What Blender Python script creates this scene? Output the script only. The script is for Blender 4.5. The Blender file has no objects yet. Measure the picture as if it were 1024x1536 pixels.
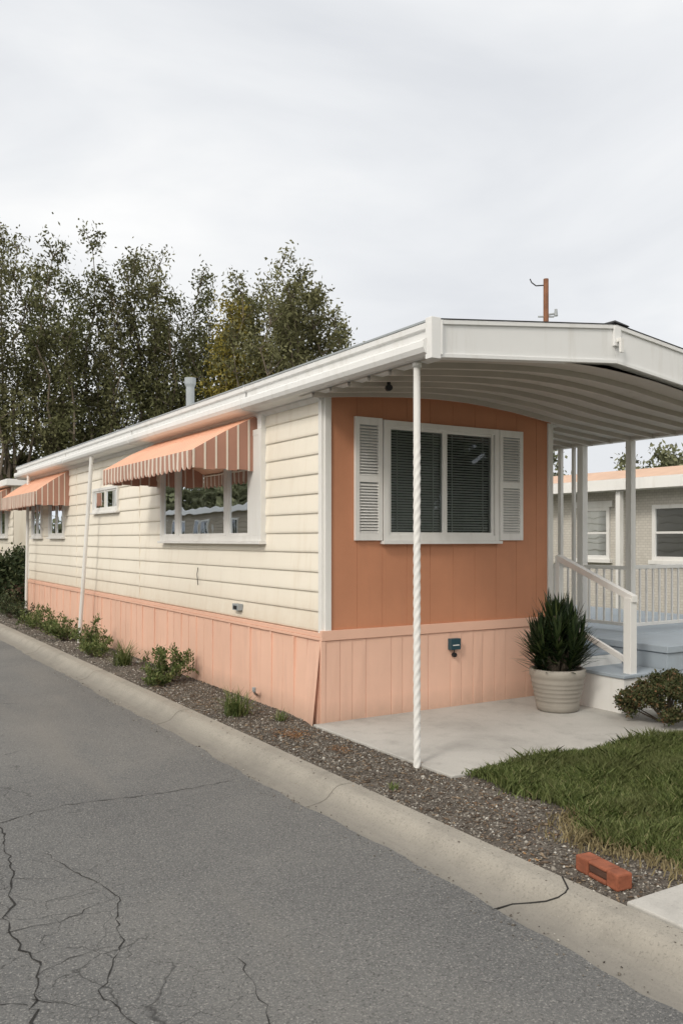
import bpy, math, random
import numpy as np
from mathutils import Vector
random.seed(7); RNG=np.random.default_rng(11)
sc=bpy.context.scene
sc.view_settings.view_transform='Standard'; sc.view_settings.look='None'; sc.view_settings.exposure=0
# ---------------------------------------------------------------- materials
def newmat(name):
    m=bpy.data.materials.new(name); m.use_nodes=True
    nt=m.node_tree; b=nt.nodes['Principled BSDF']
    return m,nt,b
def N(nt,t,**kw):
    n=nt.nodes.new(t)
    for k,v in kw.items(): setattr(n,k,v)
    return n
def ramp(nt,fac,stops):
    r=N(nt,'ShaderNodeValToRGB'); e=r.color_ramp.elements
    while len(e)<len(stops): e.new(.5)
    for i,(p,c) in enumerate(stops):
        e[i].position=p; e[i].color=(*c,1) if len(c)==3 else c
    nt.links.new(fac,r.inputs[0]); return r.outputs[0]
def noise(nt,scale,detail=4,rough=.55,vec=None,dist=0):
    n=N(nt,'ShaderNodeTexNoise'); n.inputs['Scale'].default_value=scale
    n.inputs['Detail'].default_value=detail; n.inputs['Roughness'].default_value=rough
    n.inputs['Distortion'].default_value=dist
    if vec is None:
        tc=N(nt,'ShaderNodeTexCoord'); vec=tc.outputs['Object']
    nt.links.new(vec,n.inputs['Vector']); return n.outputs['Fac']
def scaled(nt,s):
    tc=N(nt,'ShaderNodeTexCoord'); mp=N(nt,'ShaderNodeMapping'); mp.inputs['Scale'].default_value=s
    nt.links.new(tc.outputs['Object'],mp.inputs['Vector']); return mp.outputs[0]
def mix(nt,a,b,f,mode='MIX'):
    m=N(nt,'ShaderNodeMix',data_type='RGBA',blend_type=mode)
    for s,v in ((6,a),(7,b)):
        if hasattr(v,'is_output'): nt.links.new(v,m.inputs[s])
        else: m.inputs[s].default_value=(*v,1)
    if hasattr(f,'is_output'): nt.links.new(f,m.inputs[0])
    else: m.inputs[0].default_value=f
    return m.outputs[2]
def bump(nt,b,h,strength=.3,dist=.01):
    n=N(nt,'ShaderNodeBump'); n.inputs['Strength'].default_value=strength; n.inputs['Distance'].default_value=dist
    nt.links.new(h,n.inputs['Height']); nt.links.new(n.outputs[0],b.inputs['Normal'])
def objsep(nt):
    tc=N(nt,'ShaderNodeTexCoord'); s=N(nt,'ShaderNodeSeparateXYZ'); nt.links.new(tc.outputs['Object'],s.inputs[0]); return s.outputs
def sc_(c,k): return tuple(min(1,x*k) for x in c)
def paint(name,col,rough=.5,var=.1,scale=1.5,dirt=None,bs=.08,streak=True,zdirt=None):
    m,nt,b=newmat(name)
    f=noise(nt,scale,6,.6)
    c=ramp(nt,f,[(.3,sc_(col,1-var)),(.7,sc_(col,1+var*.4))])
    if dirt:
        v=scaled(nt,(6,6,.8)) if streak else None
        g=noise(nt,1.2 if streak else 2.5,5,.65,v)
        fac=ramp(nt,g,[(.52,(0,0,0)),(.8,(.42,.42,.42))])
        c=mix(nt,c,dirt,fac)
    if zdirt:
        z=objsep(nt)[2]; mr=N(nt,'ShaderNodeMapRange'); mr.inputs[1].default_value=zdirt[0]; mr.inputs[2].default_value=zdirt[1]; mr.inputs[3].default_value=zdirt[3]; mr.inputs[4].default_value=0
        nt.links.new(z,mr.inputs[0]); mm=N(nt,'ShaderNodeMath',operation='MULTIPLY'); nt.links.new(mr.outputs[0],mm.inputs[0]); nt.links.new(noise(nt,5,5,.7),mm.inputs[1])
        c=mix(nt,c,zdirt[2],mm.outputs[0])
    nt.links.new(c,b.inputs['Base Color']); b.inputs['Roughness'].default_value=rough
    b.inputs['Specular IOR Level'].default_value=.35
    bump(nt,b,noise(nt,60,3),bs,.004)
    return m
M={}
M['cream']=paint('cream_siding',(.86,.80,.695),.42,.05,.8,dirt=(.64,.54,.41),zdirt=(.84,1.25,(.58,.44,.31),.75))
M['white']=paint('white_paint',(.77,.76,.74),.45,.06,2,dirt=(.5,.47,.42))
M['fascia']=paint('fascia_paint',(.75,.75,.745),.4,.05,1.2,dirt=(.5,.47,.42))
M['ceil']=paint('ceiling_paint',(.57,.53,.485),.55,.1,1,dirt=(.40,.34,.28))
M['ceil_shade']=paint('ceiling_rib_shade',(.46,.415,.37),.6,.15,2)  # darker ceiling copy: shade painted on one side of each rib
M['orange']=paint('orange_paint',(.545,.245,.138),.6,.13,1.3,dirt=(.42,.19,.115),bs=.15)
M['peach']=paint('peach_paint',(.79,.50,.38),.6,.08,1.2,dirt=(.58,.36,.28),bs=.12,zdirt=(-.02,.22,(.36,.25,.19),1.1))
M['peach_trim']=paint('peach_trim',(.78,.485,.365),.5,.06,2)
M['aw_peach']=paint('awning_peach',(.76,.43,.29),.5,.1,2,dirt=(.6,.4,.3))
M['aw_peach2']=paint('awning_peach_light',(.77,.46,.325),.5,.1,2,dirt=(.6,.4,.3))
M['aw_brown']=paint('awning_brown',(.43,.225,.165),.55,.15,2,dirt=(.28,.17,.13))
M['aw_white']=paint('awning_white',(.72,.64,.55),.5,.08,2,dirt=(.5,.42,.34))
M['grey']=paint('grey_metal',(.34,.37,.39),.4,.1,3)
M['black']=paint('black_plastic',(.02,.02,.022),.45,.1,3)
M['teal']=paint('teal_box',(.03,.07,.09),.4,.1,3)
M['bluegrey']=paint('bluegrey_paint',(.34,.39,.44),.6,.1,2,dirt=(.25,.25,.25))
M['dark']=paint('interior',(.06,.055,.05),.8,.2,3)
M['curtain']=paint('curtain',(.42,.42,.40),.8,.2,3)
M['blind']=paint('blind',(.66,.67,.64),.5,.1,3)
M['rust']=paint('rusty_pole',(.25,.11,.06),.7,.35,3)
M['terra']=paint('clay',(.27,.088,.047),.85,.4,14,dirt=(.10,.06,.045),bs=.9,streak=False)
M['terra_shade']=paint('clay_slot_shade',(.10,.05,.035),.8,.25,9,bs=.6)  # darker clay copy: shade inside the brick's slot put into the colour
M['pot']=paint('pot_ceramic',(.31,.285,.25),.6,.12,4,bs=.2)
M['soil']=paint('soil',(.06,.045,.03),.9,.3,20,bs=.6)
M['bark']=paint('bark',(.16,.13,.10),.85,.3,5,bs=.8)
M['tanroof']=paint('tan_roof',(.56,.38,.28),.7,.12,3)
M['tanhome']=paint('tan_siding',(.36,.31,.24),.6,.1,2,dirt=(.3,.25,.2))
M['crack']=paint('crack_dark',(.022,.021,.02),.9,.2,10)
M['roofgrey']=paint('roof_sheet',(.55,.55,.54),.5,.1,2)
def glassmat():
    m,nt,b=newmat('window_glass'); nt.nodes.remove(b)
    out=nt.nodes['Material Output']
    tr=N(nt,'ShaderNodeBsdfTransparent'); tr.inputs[0].default_value=(.68,.71,.70,1)
    gl=N(nt,'ShaderNodeBsdfGlossy'); gl.inputs['Roughness'].default_value=.015; gl.inputs[0].default_value=(.9,.95,1,1)
    fr=N(nt,'ShaderNodeFresnel'); fr.inputs[0].default_value=1.5
    ad=N(nt,'ShaderNodeMath',operation='MULTIPLY_ADD'); ad.inputs[1].default_value=1.25; ad.inputs[2].default_value=.04
    nt.links.new(fr.outputs[0],ad.inputs[0])
    bp=N(nt,'ShaderNodeBump'); bp.inputs['Strength'].default_value=.1; bp.inputs['Distance'].default_value=.02
    nt.links.new(noise(nt,2.5,1),bp.inputs['Height']); nt.links.new(bp.outputs[0],gl.inputs['Normal'])
    mx=N(nt,'ShaderNodeMixShader'); nt.links.new(ad.outputs[0],mx.inputs[0]); nt.links.new(tr.outputs[0],mx.inputs[1]); nt.links.new(gl.outputs[0],mx.inputs[2])
    nt.links.new(mx.outputs[0],out.inputs[0]); return m
M['glass']=glassmat()
def concrete(name,col,gutter=False):
    m,nt,b=newmat(name)
    a=ramp(nt,noise(nt,1.1,7,.65,dist=.6),[(.3,sc_(col,.74)),(.5,col),(.75,sc_(col,1.12))])
    c=mix(nt,a,sc_(col,.62),ramp(nt,noise(nt,4,8,.7),[(.52,(0,0,0)),(.8,(.75,.75,.75))]))
    k=.7 if gutter else .35
    c=mix(nt,c,sc_(col,.45),ramp(nt,noise(nt,75,3,.7),[(.54,(0,0,0)),(.70,(k,k,k))]))
    c=mix(nt,c,sc_(col,1.4),ramp(nt,noise(nt,88,3,.7),[(.58,(0,0,0)),(.72,(k*.8,k*.8,k*.8))]))
    if gutter:
        z=objsep(nt)[2]; mr=N(nt,'ShaderNodeMapRange'); mr.inputs[1].default_value=-.097; mr.inputs[2].default_value=-.02; mr.inputs[3].default_value=1; mr.inputs[4].default_value=0
        nt.links.new(z,mr.inputs[0])
        mm=N(nt,'ShaderNodeMath',operation='MULTIPLY'); nt.links.new(mr.outputs[0],mm.inputs[0])
        nt.links.new(ramp(nt,noise(nt,3,7,.75,scaled(nt,(2.5,.5,1))),[(.2,(.35,.35,.35)),(.75,(.95,.95,.95))]),mm.inputs[1])
        c=mix(nt,c,(.155,.145,.13),mm.outputs[0])
    nt.links.new(c,b.inputs['Base Color']); b.inputs['Roughness'].default_value=.88
    bump(nt,b,noise(nt,75,5,.7),.5 if gutter else .25,.008); return m
M['kerb']=concrete('kerb_concrete',(.30,.277,.24),True); M['slab']=concrete('slab_concrete',(.42,.405,.38))
def asphalt():
    m,nt,b=newmat('asphalt')
    a=ramp(nt,noise(nt,.55,8,.65,dist=.5),[(.3,(.09,.091,.093)),(.5,(.122,.122,.121)),(.72,(.158,.155,.148))])
    c=mix(nt,a,(.31,.30,.285),ramp(nt,noise(nt,85,4,.8),[(.52,(0,0,0)),(.66,(.95,.95,.95))]))
    c=mix(nt,c,(.025,.025,.025),ramp(nt,noise(nt,70,4,.8),[(.53,(0,0,0)),(.68,(.9,.9,.9))]))
    c=mix(nt,c,(.20,.185,.165),ramp(nt,noise(nt,.9,4,.6,scaled(nt,(1.2,.16,1))),[(.52,(0,0,0)),(.75,(.5,.5,.5))]))
    tc=N(nt,'ShaderNodeTexCoord'); dn=N(nt,'ShaderNodeTexNoise'); dn.inputs['Scale'].default_value=2.2; dn.inputs['Detail'].default_value=6
    nt.links.new(tc.outputs['Object'],dn.inputs['Vector'])
    va=N(nt,'ShaderNodeVectorMath',operation='MULTIPLY_ADD'); va.inputs[1].default_value=(.5,.5,0)
    nt.links.new(dn.outputs['Color'],va.inputs[0]); nt.links.new(tc.outputs['Object'],va.inputs[2])
    vo=N(nt,'ShaderNodeTexVoronoi',feature='DISTANCE_TO_EDGE'); vo.inputs['Scale'].default_value=3.0
    nt.links.new(va.outputs[0],vo.inputs['Vector'])
    line=ramp(nt,vo.outputs['Distance'],[(.0,(1,1,1)),(.010,(0,0,0))])
    x=objsep(nt)[0]; mr=N(nt,'ShaderNodeMapRange'); mr.inputs[1].default_value=-2.75; mr.inputs[2].default_value=-2.2; mr.inputs[3].default_value=.85; mr.inputs[4].default_value=.0
    nt.links.new(x,mr.inputs[0])
    mk=N(nt,'ShaderNodeMath',operation='MULTIPLY'); nt.links.new(mr.outputs[0],mk.inputs[0]); nt.links.new(ramp(nt,noise(nt,.9,3,.5),[(.38,(.15,.15,.15)),(.52,(1,1,1))]),mk.inputs[1])
    lm=N(nt,'ShaderNodeMath',operation='MULTIPLY'); nt.links.new(line,lm.inputs[0]); nt.links.new(mk.outputs[0],lm.inputs[1])
    c=mix(nt,c,(.025,.025,.025),lm.outputs[0])
    nt.links.new(c,b.inputs['Base Color']); b.inputs['Roughness'].default_value=.82
    bump(nt,b,noise(nt,80,4,.75),.8,.010); return m
M['asphalt']=asphalt()
def groundmat(name,c1,c2,c3,s=3,fine=60,bs=.5):
    m,nt,b=newmat(name)
    a=ramp(nt,noise(nt,s,7,.65),[(.3,c1),(.5,c2),(.72,c3)])
    c=mix(nt,a,sc_(c1,.5),ramp(nt,noise(nt,fine,4,.7),[(.45,(0,0,0)),(.7,(.8,.8,.8))]))
    nt.links.new(c,b.inputs['Base Color']); b.inputs['Roughness'].default_value=.95
    bump(nt,b,noise(nt,fine,4,.7),bs,.02); return m
M['ground']=groundmat('ground_dry',(.05,.06,.025),(.10,.10,.05),(.16,.13,.09),.5,20)
M['gravelbed']=groundmat('gravel_bed',(.075,.062,.05),(.125,.106,.088),(.185,.165,.14),2.5,70,.9)
M['lawnbase']=groundmat('lawn_base',(.03,.042,.014),(.055,.066,.024),(.09,.085,.045),2,60)
def island(name,stops,trans=0,rough=.6,clump=None,spec=.3):
    m,nt,b=newmat(name)
    g=N(nt,'ShaderNodeNewGeometry')
    c=ramp(nt,g.outputs['Random Per Island'],stops)
    if clump:
        c=mix(nt,c,clump[1],ramp(nt,noise(nt,clump[0],3,.6),[(.42,(0,0,0)),(.65,(.75,.75,.75))]))
    nt.links.new(c,b.inputs['Base Color']); b.inputs['Roughness'].default_value=rough
    b.inputs['Specular IOR Level'].default_value=spec
    if trans:
        out=nt.nodes['Material Output']; t=N(nt,'ShaderNodeBsdfTranslucent'); nt.links.new(c,t.inputs[0])
        mx=N(nt,'ShaderNodeMixShader'); mx.inputs[0].default_value=trans
        nt.links.new(b.outputs[0],mx.inputs[1]); nt.links.new(t.outputs[0],mx.inputs[2]); nt.links.new(mx.outputs[0],out.inputs[0])
    return m
M['leafA']=island('foliage_olive',[(0,(.11,.112,.052)),(.5,(.165,.165,.08)),(1,(.24,.235,.13))],0.22,.8,clump=(.55,(.085,.082,.042)),spec=.1)
M['leafB']=island('foliage_olive_dark',[(0,(.075,.082,.036)),(.5,(.115,.122,.056)),(1,(.175,.18,.09))],0.22,.8,clump=(.55,(.065,.062,.03)),spec=.1)
M['leafY']=island('foliage_yellow',[(0,(.17,.145,.035)),(.5,(.27,.23,.055)),(1,(.36,.30,.09))],.25,.8,spec=.1)
M['leafD']=island('foliage_dark',[(0,(.02,.035,.012)),(.6,(.05,.07,.027)),(1,(.10,.11,.05))],0)
M['leafF']=island('foliage_far',[(0,(.11,.12,.065)),(.6,(.16,.165,.095)),(1,(.21,.215,.135))],0,.9,spec=.05)
M['leafG']=island('foliage_green',[(0,(.05,.085,.02)),(.6,(.14,.18,.06)),(1,(.28,.29,.13))],.3)
M['leafR']=island('foliage_bronze',[(0,(.03,.045,.015)),(.5,(.08,.09,.035)),(.85,(.15,.115,.06)),(1,(.26,.12,.06))],.25,clump=(6,(.06,.07,.025)))
M['yucca']=island('spiky_leaf',[(0,(.012,.024,.010)),(.6,(.027,.046,.017)),(1,(.065,.09,.03))],.12,.38)
M['grass']=island('grass_blades',[(0,(.05,.072,.018)),(.6,(.13,.17,.05)),(.9,(.22,.26,.095)),(1,(.36,.33,.17))],.3,clump=(2.4,(.14,.155,.06)))
M['drygrass']=island('dry_grass',[(0,(.20,.16,.08)),(1,(.36,.30,.17))],.3)
M['stones']=island('gravel_stones',[(0,(.06,.053,.046)),(.35,(.13,.114,.097)),(.7,(.21,.188,.162)),(.9,(.32,.295,.26)),(1,(.52,.50,.46))],0,.85)
M['mulch']=island('mulch_bits',[(0,(.05,.037,.028)),(.6,(.14,.10,.07)),(1,(.26,.20,.14))],0,.9)
M['litter']=island('dead_leaves',[(0,(.13,.055,.025)),(.6,(.26,.125,.055)),(1,(.38,.24,.11))],.1,.8)
def brickwall():
    m,nt,b=newmat('painted_block')
    tc=N(nt,'ShaderNodeTexCoord'); s=N(nt,'ShaderNodeSeparateXYZ'); c=N(nt,'ShaderNodeCombineXYZ')
    nt.links.new(tc.outputs['Object'],s.inputs[0]); nt.links.new(s.outputs[1],c.inputs[0]); nt.links.new(s.outputs[2],c.inputs[1])
    br=N(nt,'ShaderNodeTexBrick'); br.inputs['Scale'].default_value=5
    br.inputs['Color1'].default_value=(.60,.57,.52,1); br.inputs['Color2'].default_value=(.54,.51,.46,1); br.inputs['Mortar'].default_value=(.40,.37,.34,1)
    br.inputs['Mortar Size'].default_value=.015
    nt.links.new(c.outputs[0],br.inputs['Vector']); nt.links.new(br.outputs[0],b.inputs['Base Color']); b.inputs['Roughness'].default_value=.8
    return m
M['block']=brickwall()
# ---------------------------------------------------------------- mesh builders
def ID(p): return p
class MB:
    def __init__(s): s.v=[]; s.f=[]; s.m=[]; s.mats=[]
    def mi(s,k):
        if k not in s.mats: s.mats.append(k)
        return s.mats.index(k)
    def face(s,pts,k):
        i=len(s.v); s.v+= [tuple(p) for p in pts]; s.f.append(list(range(i,i+len(pts)))); s.m.append(s.mi(k))
    def hexa(s,c,k):
        i=len(s.v); s.v+=[tuple(p) for p in c]; q=s.mi(k)
        for f in ((3,2,1,0),(4,5,6,7),(0,1,5,4),(1,2,6,5),(2,3,7,6),(3,0,4,7)):
            s.f.append([i+j for j in f]); s.m.append(q)
    def box(s,a0,a1,b0,b1,z0,z1,k,mp=ID):
        s.hexa([mp(p) for p in ((a0,b0,z0),(a1,b0,z0),(a1,b1,z0),(a0,b1,z0),(a0,b0,z1),(a1,b0,z1),(a1,b1,z1),(a0,b1,z1))],k)
    def tube(s,p0,p1,r,k,n=10,r1=None,cap=True):
        r1=r if r1 is None else r1
        p0=Vector(p0);p1=Vector(p1);d=(p1-p0).normalized()
        x=d.orthogonal().normalized(); y=d.cross(x); i=len(s.v); q=s.mi(k)
        for p,rr in ((p0,r),(p1,r1)):
            for j in range(n):
                a=2*math.pi*j/n; s.v.append(tuple(p+x*math.cos(a)*rr+y*math.sin(a)*rr))
        for j in range(n):
            s.f.append([i+j,i+(j+1)%n,i+n+(j+1)%n,i+n+j]); s.m.append(q)
        if cap:
            s.f.append([i+j for j in range(n)][::-1]); s.m.append(q); s.f.append([i+n+j for j in range(n)]); s.m.append(q)
    def lathe(s,c,prof,k,n=28):
        i=len(s.v); q=s.mi(k)
        for r,z in prof:
            for j in range(n):
                a=2*math.pi*j/n; s.v.append((c[0]+r*math.cos(a),c[1]+r*math.sin(a),c[2]+z))
        for a in range(len(prof)-1):
            for j in range(n):
                s.f.append([i+a*n+j,i+a*n+(j+1)%n,i+(a+1)*n+(j+1)%n,i+(a+1)*n+j]); s.m.append(q)
    def prism(s,prof,y0,y1,k,cap=True):
        i=len(s.v); n=len(prof); q=s.mi(k)
        for y in (y0,y1):
            for x,z in prof: s.v.append((x,y,z))
        for j in range(n):
            s.f.append([i+j,i+(j+1)%n,i+n+(j+1)%n,i+n+j]); s.m.append(q)
        if cap:
            s.f.append([i+j for j in range(n)]); s.m.append(q); s.f.append([i+n+j for j in range(n)][::-1]); s.m.append(q)
    def obj(s,name,parent=None,bevel=0,smooth=False):
        me=bpy.data.meshes.new(name); me.from_pydata(s.v,[],s.f)
        for k in s.mats: me.materials.append(M[k])
        me.polygons.foreach_set('material_index',s.m)
        if smooth: me.polygons.foreach_set('use_smooth',[True]*len(s.f))
        me.update(); o=bpy.data.objects.new(name,me); sc.collection.objects.link(o)
        if parent: o.parent=parent
        if bevel:
            b=o.modifiers.new('bevel','BEVEL'); b.width=bevel; b.segments=2; b.limit_method='ANGLE'; b.angle_limit=math.radians(40)
        return o
def empty(name):
    o=bpy.data.objects.new(name,None); sc.collection.objects.link(o); o.empty_display_size=.1; return o
def npmesh(name,V,nper,mat,parent=None,F=None):
    me=bpy.data.meshes.new(name); V=np.asarray(V,dtype=np.float32).reshape(-1,3)
    me.vertices.add(len(V)); me.vertices.foreach_set('co',V.ravel())
    if F is None: F=np.arange(len(V)).reshape(-1,nper)
    k=F.shape[1]
    me.loops.add(F.size); me.loops.foreach_set('vertex_index',F.ravel().astype(np.int32))
    me.polygons.add(len(F)); me.polygons.foreach_set('loop_start',(np.arange(len(F))*k).astype(np.int32))
    me.polygons.foreach_set('loop_total',np.full(len(F),k,dtype=np.int32))
    me.materials.append(M[mat]); me.update(calc_edges=True); me.validate()
    o=bpy.data.objects.new(name,me); sc.collection.objects.link(o)
    if parent: o.parent=parent
    return o
def unit(v): return v/np.maximum(np.linalg.norm(v,axis=1,keepdims=True),1e-6)
def leafquads(P,L,W,bias=(0,0,0),R=RNG):
    n=len(P); a=unit(R.normal(size=(n,3))+np.array(bias)); b=unit(np.cross(a,R.normal(size=(n,3))))
    l=(L*R.uniform(.6,1.4,n))[:,None]; w=(W*R.uniform(.6,1.4,n))[:,None]
    return np.stack([P,P+a*l*.5+b*w*.5,P+a*l,P+a*l*.5-b*w*.5],1)
# ---------------------------------------------------------------- mobile home
HOME=empty('mobile_home')
LEN=12.6; WID=2.86
side=lambda p:(-p[1],p[0],p[2])
end=lambda p:(p[0],-p[1],p[2])
ZS0=.845; ZS1=3.03; NR=12
def siding(mb,s0,s1,mp,holes,k='cream',zs0=ZS0,zs1=ZS1,nr=NR):
    h=(zs1-zs0)/nr
    for r in range(nr):
        z0=zs0+r*h; z1=z0+h
        prof=[(z0,-.001),(z0+.003,.009),(z0+.010,.0155),(z0+.025,.0175),(z0+.05,.016),(z0+h*.55,.011),(z1-.02,.004),(z1,.001)]
        def clip(a,b):
            def at(z):
                for (x0,y0),(x1,y1) in zip(prof,prof[1:]):
                    if x0<=z<=x1: return y0+(y1-y0)*(z-x0)/(x1-x0)
                return prof[-1][1]
            return [(a,at(a))]+[p for p in prof if a<p[0]<b]+[(b,at(b))]
        segs=[(s0,s1,z0,z1)]
        for (ha,hb,hz0,hz1) in holes:
            new=[]
            for (a,b,c,d) in segs:
                if hb<=a or ha>=b or hz1<=c or hz0>=d: new.append((a,b,c,d)); continue
                if a<ha: new.append((a,ha,c,d))
                if hb<b: new.append((hb,b,c,d))
                x0,x1=max(a,ha),min(b,hb)
                if c<hz0: new.append((x0,x1,c,hz0))
                if d>hz1: new.append((x0,x1,hz1,d))
            segs=new
        for (a,b,c,d) in segs:
            if d-c<.002: continue
            P=clip(c,d)
            for (za,da),(zb,db) in zip(P,P[1:]):
                mb.face([mp((a,da,za)),mp((b,da,za)),mp((b,db,zb)),mp((a,db,zb))],k)
holes=[(1.20,4.10,1.72,2.80),(6.18,7.46,2.17,2.50),(9.50,10.55,1.77,2.75),(11.3,12.1,1.77,2.75)]
mb=MB()
siding(mb,0.0,LEN,side,holes)
mb.obj('siding',HOME)
mb=MB()
rs=lambda p:(WID+p[1],p[0],p[2])
siding(mb,0,LEN,rs,[]); mb.box(WID-.05,WID-.002,0.06,LEN,.1,3.0,'white')
bk=lambda p:(p[0],LEN+p[1],p[2])
siding(mb,0,WID,bk,[]); mb.box(0.0,WID,LEN-.05,LEN-.002,.0,3.0,'white')
mb.obj('rear_siding',HOME)
mb=MB()
for v in (5.15,8.6): mb.box(v,v+.006,.010,.0195,ZS0,2.98,'cream',side)
mb.box(-.006,.055,.0,.024,.80,3.05,'white',side); mb.box(0.0,.066,-.004,.034,.80,3.05,'white',end)
mb.box(LEN-.06,LEN+.02,.0,.024,.80,3.0,'white',side)
mb.box(2.80,2.875,-.004,.03,.80,2.99,'white',end)
mb.obj('corner_trim',HOME,.004)
# skirting
mb=MB()
v=0.0; i=0
while v<LEN-.01:
    w=.245 if i%2 else .255
    e=min(v+w,LEN)
    o=random.uniform(-.003,.004); o2=random.uniform(-.003,.008)
    x0,x1=v+.004,e-.004
    fl=.05*max(0,1-v/.5)
    mb.hexa([(-.028-o2-fl,x0,-.03),(.0,x0,-.03),(.0,x1,-.03),(-.028-o2-fl,x1,-.03),(-.022-o,x0,.77),(.0,x0,.77),(.0,x1,.77),(-.022-o,x1,.77)],'peach')
    if i%2: mb.box(e-.018,e+.018,.018,.036+max(0,fl*.6),-.02,.77,'peach',side)
    v=e; i+=1
mb.box(0,LEN,.0,.012,-.03,.80,'peach_trim',side)
mb.box(0.0,LEN,.0,.040,.775,.80,'peach_trim',side)
mb.box(0.0,LEN,.0,.030,.802,.842,'peach_trim',side)
mb.hexa([(-.13,-.02,-.02),(-.125,-.015,-.02),(-.06,.22,-.02),(-.065,.22,-.02),(-.045,-.02,.76),(-.04,-.02,.76),(-.036,.06,.76),(-.041,.06,.76)],'peach')
u=0.0; i=0
ws=[.16,.135,.15,.29,.13,.16,.15,.28,.14,.15,.13,.16,.15,.28,.15,.14]
while u<WID-.01:
    w=ws[i%len(ws)]; e=min(u+w,WID)
    o=random.uniform(0,.004); o2=random.uniform(-.002,.007)
    mb.hexa([(u+.002,-.03-o2,-.02),(e-.002,-.026-o,-.02),(e-.002,0,-.02),(u+.002,0,-.02),(u+.002,-.024-o,.77),(e-.002,-.03,.77),(e-.002,0,.77),(u+.002,0,.77)],'peach')
    u=e;i+=1
mb.box(0.0,WID,.0,.020,-.02,.80,'peach_trim',end)
mb.box(-.04,WID+.01,.0,.042,.775,.865,'peach_trim',end)
mb.box(-.045,.0,-.0,.036,-.02,.772,'peach',end)
mb.obj('skirting',HOME,.003)
def interp(x,pts):
    return float(np.interp(x,[p[0] for p in pts],[p[1] for p in pts]))
CE=[(-.2,3.01),(.3,3.06),(.9,3.105),(1.3,3.118),(1.7,3.11),(2.2,3.07),(2.86,2.985),(4.1,2.87)]
TOP=[(-.2,3.265),(1.7,3.475),(4.1,3.18)]
FB=[(-.2,3.01),(1.7,3.17),(4.1,2.88)]
mb=MB()
HZ0,HZ1,HU0,HU1=1.72,2.80,.68,2.04
gro=[.066]+[.072+ .285*i for i in range(1,10)]+[2.80]
gro=[g for g in gro if g<=2.80]
edges=sorted(set([round(g,4) for g in gro]+[HU0,HU1]))
for a,b in zip(edges,edges[1:]):
    ga=.0018 if a not in (HU0,HU1) else 0; gb=.0018 if b not in (HU0,HU1) else 0
    zt=interp((a+b)/2,CE)+.06
    if a>=HU0-1e-4 and b<=HU1+1e-4:
        mb.box(a+ga,b-gb,0,.014,.866,HZ0,'orange',end); mb.box(a+ga,b-gb,0,.014,HZ1,zt,'orange',end)
    else: mb.box(a+ga,b-gb,0,.014,.866,zt,'orange',end)
mb.box(.05,HU0,-.03,.010,.8,3.08,'orange',end); mb.box(HU1,2.82,-.03,.010,.8,3.0,'orange',end)
mb.box(HU0,HU1,-.03,.010,.8,HZ0,'orange',end); mb.box(HU0,HU1,-.03,.010,HZ1,3.12,'orange',end)
mb.obj('front_wall',HOME,.0015)
# ---------------- windows
def window(mb,mp,s0,s1,z0,z1,panes,fw=.05,dep=.05,sill=True,room=.9,sash=.028):
    mb.box(s0,s0+fw,-.04,dep,z0,z1,'white',mp); mb.box(s1-fw,s1,-.04,dep,z0,z1,'white',mp)
    mb.box(s0+fw,s1-fw,-.04,dep-.002,z1-fw,z1,'white',mp); mb.box(s0+fw,s1-fw,-.04,dep-.002,z0,z0+fw,'white',mp)
    if sill: mb.box(s0-.02,s1+.02,.0,dep+.03,z0-.03,z0-.001,'white',mp)
    for (a,b) in panes:
        za,zb=z0+fw,z1-fw
        mb.box(a,a+sash,-.01,dep-.015,za,zb,'white',mp); mb.box(b-sash,b,-.01,dep-.015,za,zb,'white',mp)
        mb.box(a+sash,b-sash,-.01,dep-.018,za,za+sash,'white',mp); mb.box(a+sash,b-sash,-.01,dep-.018,zb-sash,zb,'white',mp)
        d=dep-.03
        mb.face([mp((a+sash,d,za+sash)),mp((b-sash,d,za+sash)),mp((b-sash,d,zb-sash)),mp((a+sash,d,zb-sash))],'glass')
    for (pa,a),(b,pb) in zip(panes,panes[1:]):
        if b-a>.005: mb.box(a,b,-.03,dep-.005,z0+fw,z1-fw,'white',mp)
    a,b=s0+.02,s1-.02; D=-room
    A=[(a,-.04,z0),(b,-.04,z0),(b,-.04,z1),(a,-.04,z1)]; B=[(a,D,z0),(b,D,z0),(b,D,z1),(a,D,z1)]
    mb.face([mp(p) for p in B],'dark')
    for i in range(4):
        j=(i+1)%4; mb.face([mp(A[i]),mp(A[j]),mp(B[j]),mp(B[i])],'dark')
mb=MB()
window(mb,end,.634,2.076,1.685,2.835,[(.695,1.375),(1.375,2.012)],.055,.055,room=.5)
def blinds(mb,mp,a,b,z0,z1,d,tilt=.35,step=.026,k='blind'):
    z=z1
    while z>z0:
        hh=.0125; dz=hh*math.sin(tilt); dd=hh*math.cos(tilt); s=random.uniform(-.001,.001)
        mb.face([mp((a,d+dd,z-dz+s)),mp((b,d+dd,z-dz-s)),mp((b,d-dd,z+dz-s)),mp((a,d-dd,z+dz+s))],k); z-=step
    for s in (a+.1,b-.1): mb.box(s,s+.012,d+.014,d+.015,z0,z1,k,mp)
blinds(mb,end,.72,1.355,1.74,2.78,-.022,1.0)
blinds(mb,end,1.395,2.0,1.74,2.78,-.022,.8)
mb.obj('front_window',HOME,.003)
mb=MB()
window(mb,side,1.15,4.15,1.68,2.84,[(1.47,1.99),(2.09,3.50),(3.62,4.09)],.06,.07,room=.9)
mb.box(1.155,1.47,-.02,.066,1.74,2.78,'white',side)
mb.box(1.15,1.24,.0,.065,2.84,3.0,'white',side)
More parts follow.
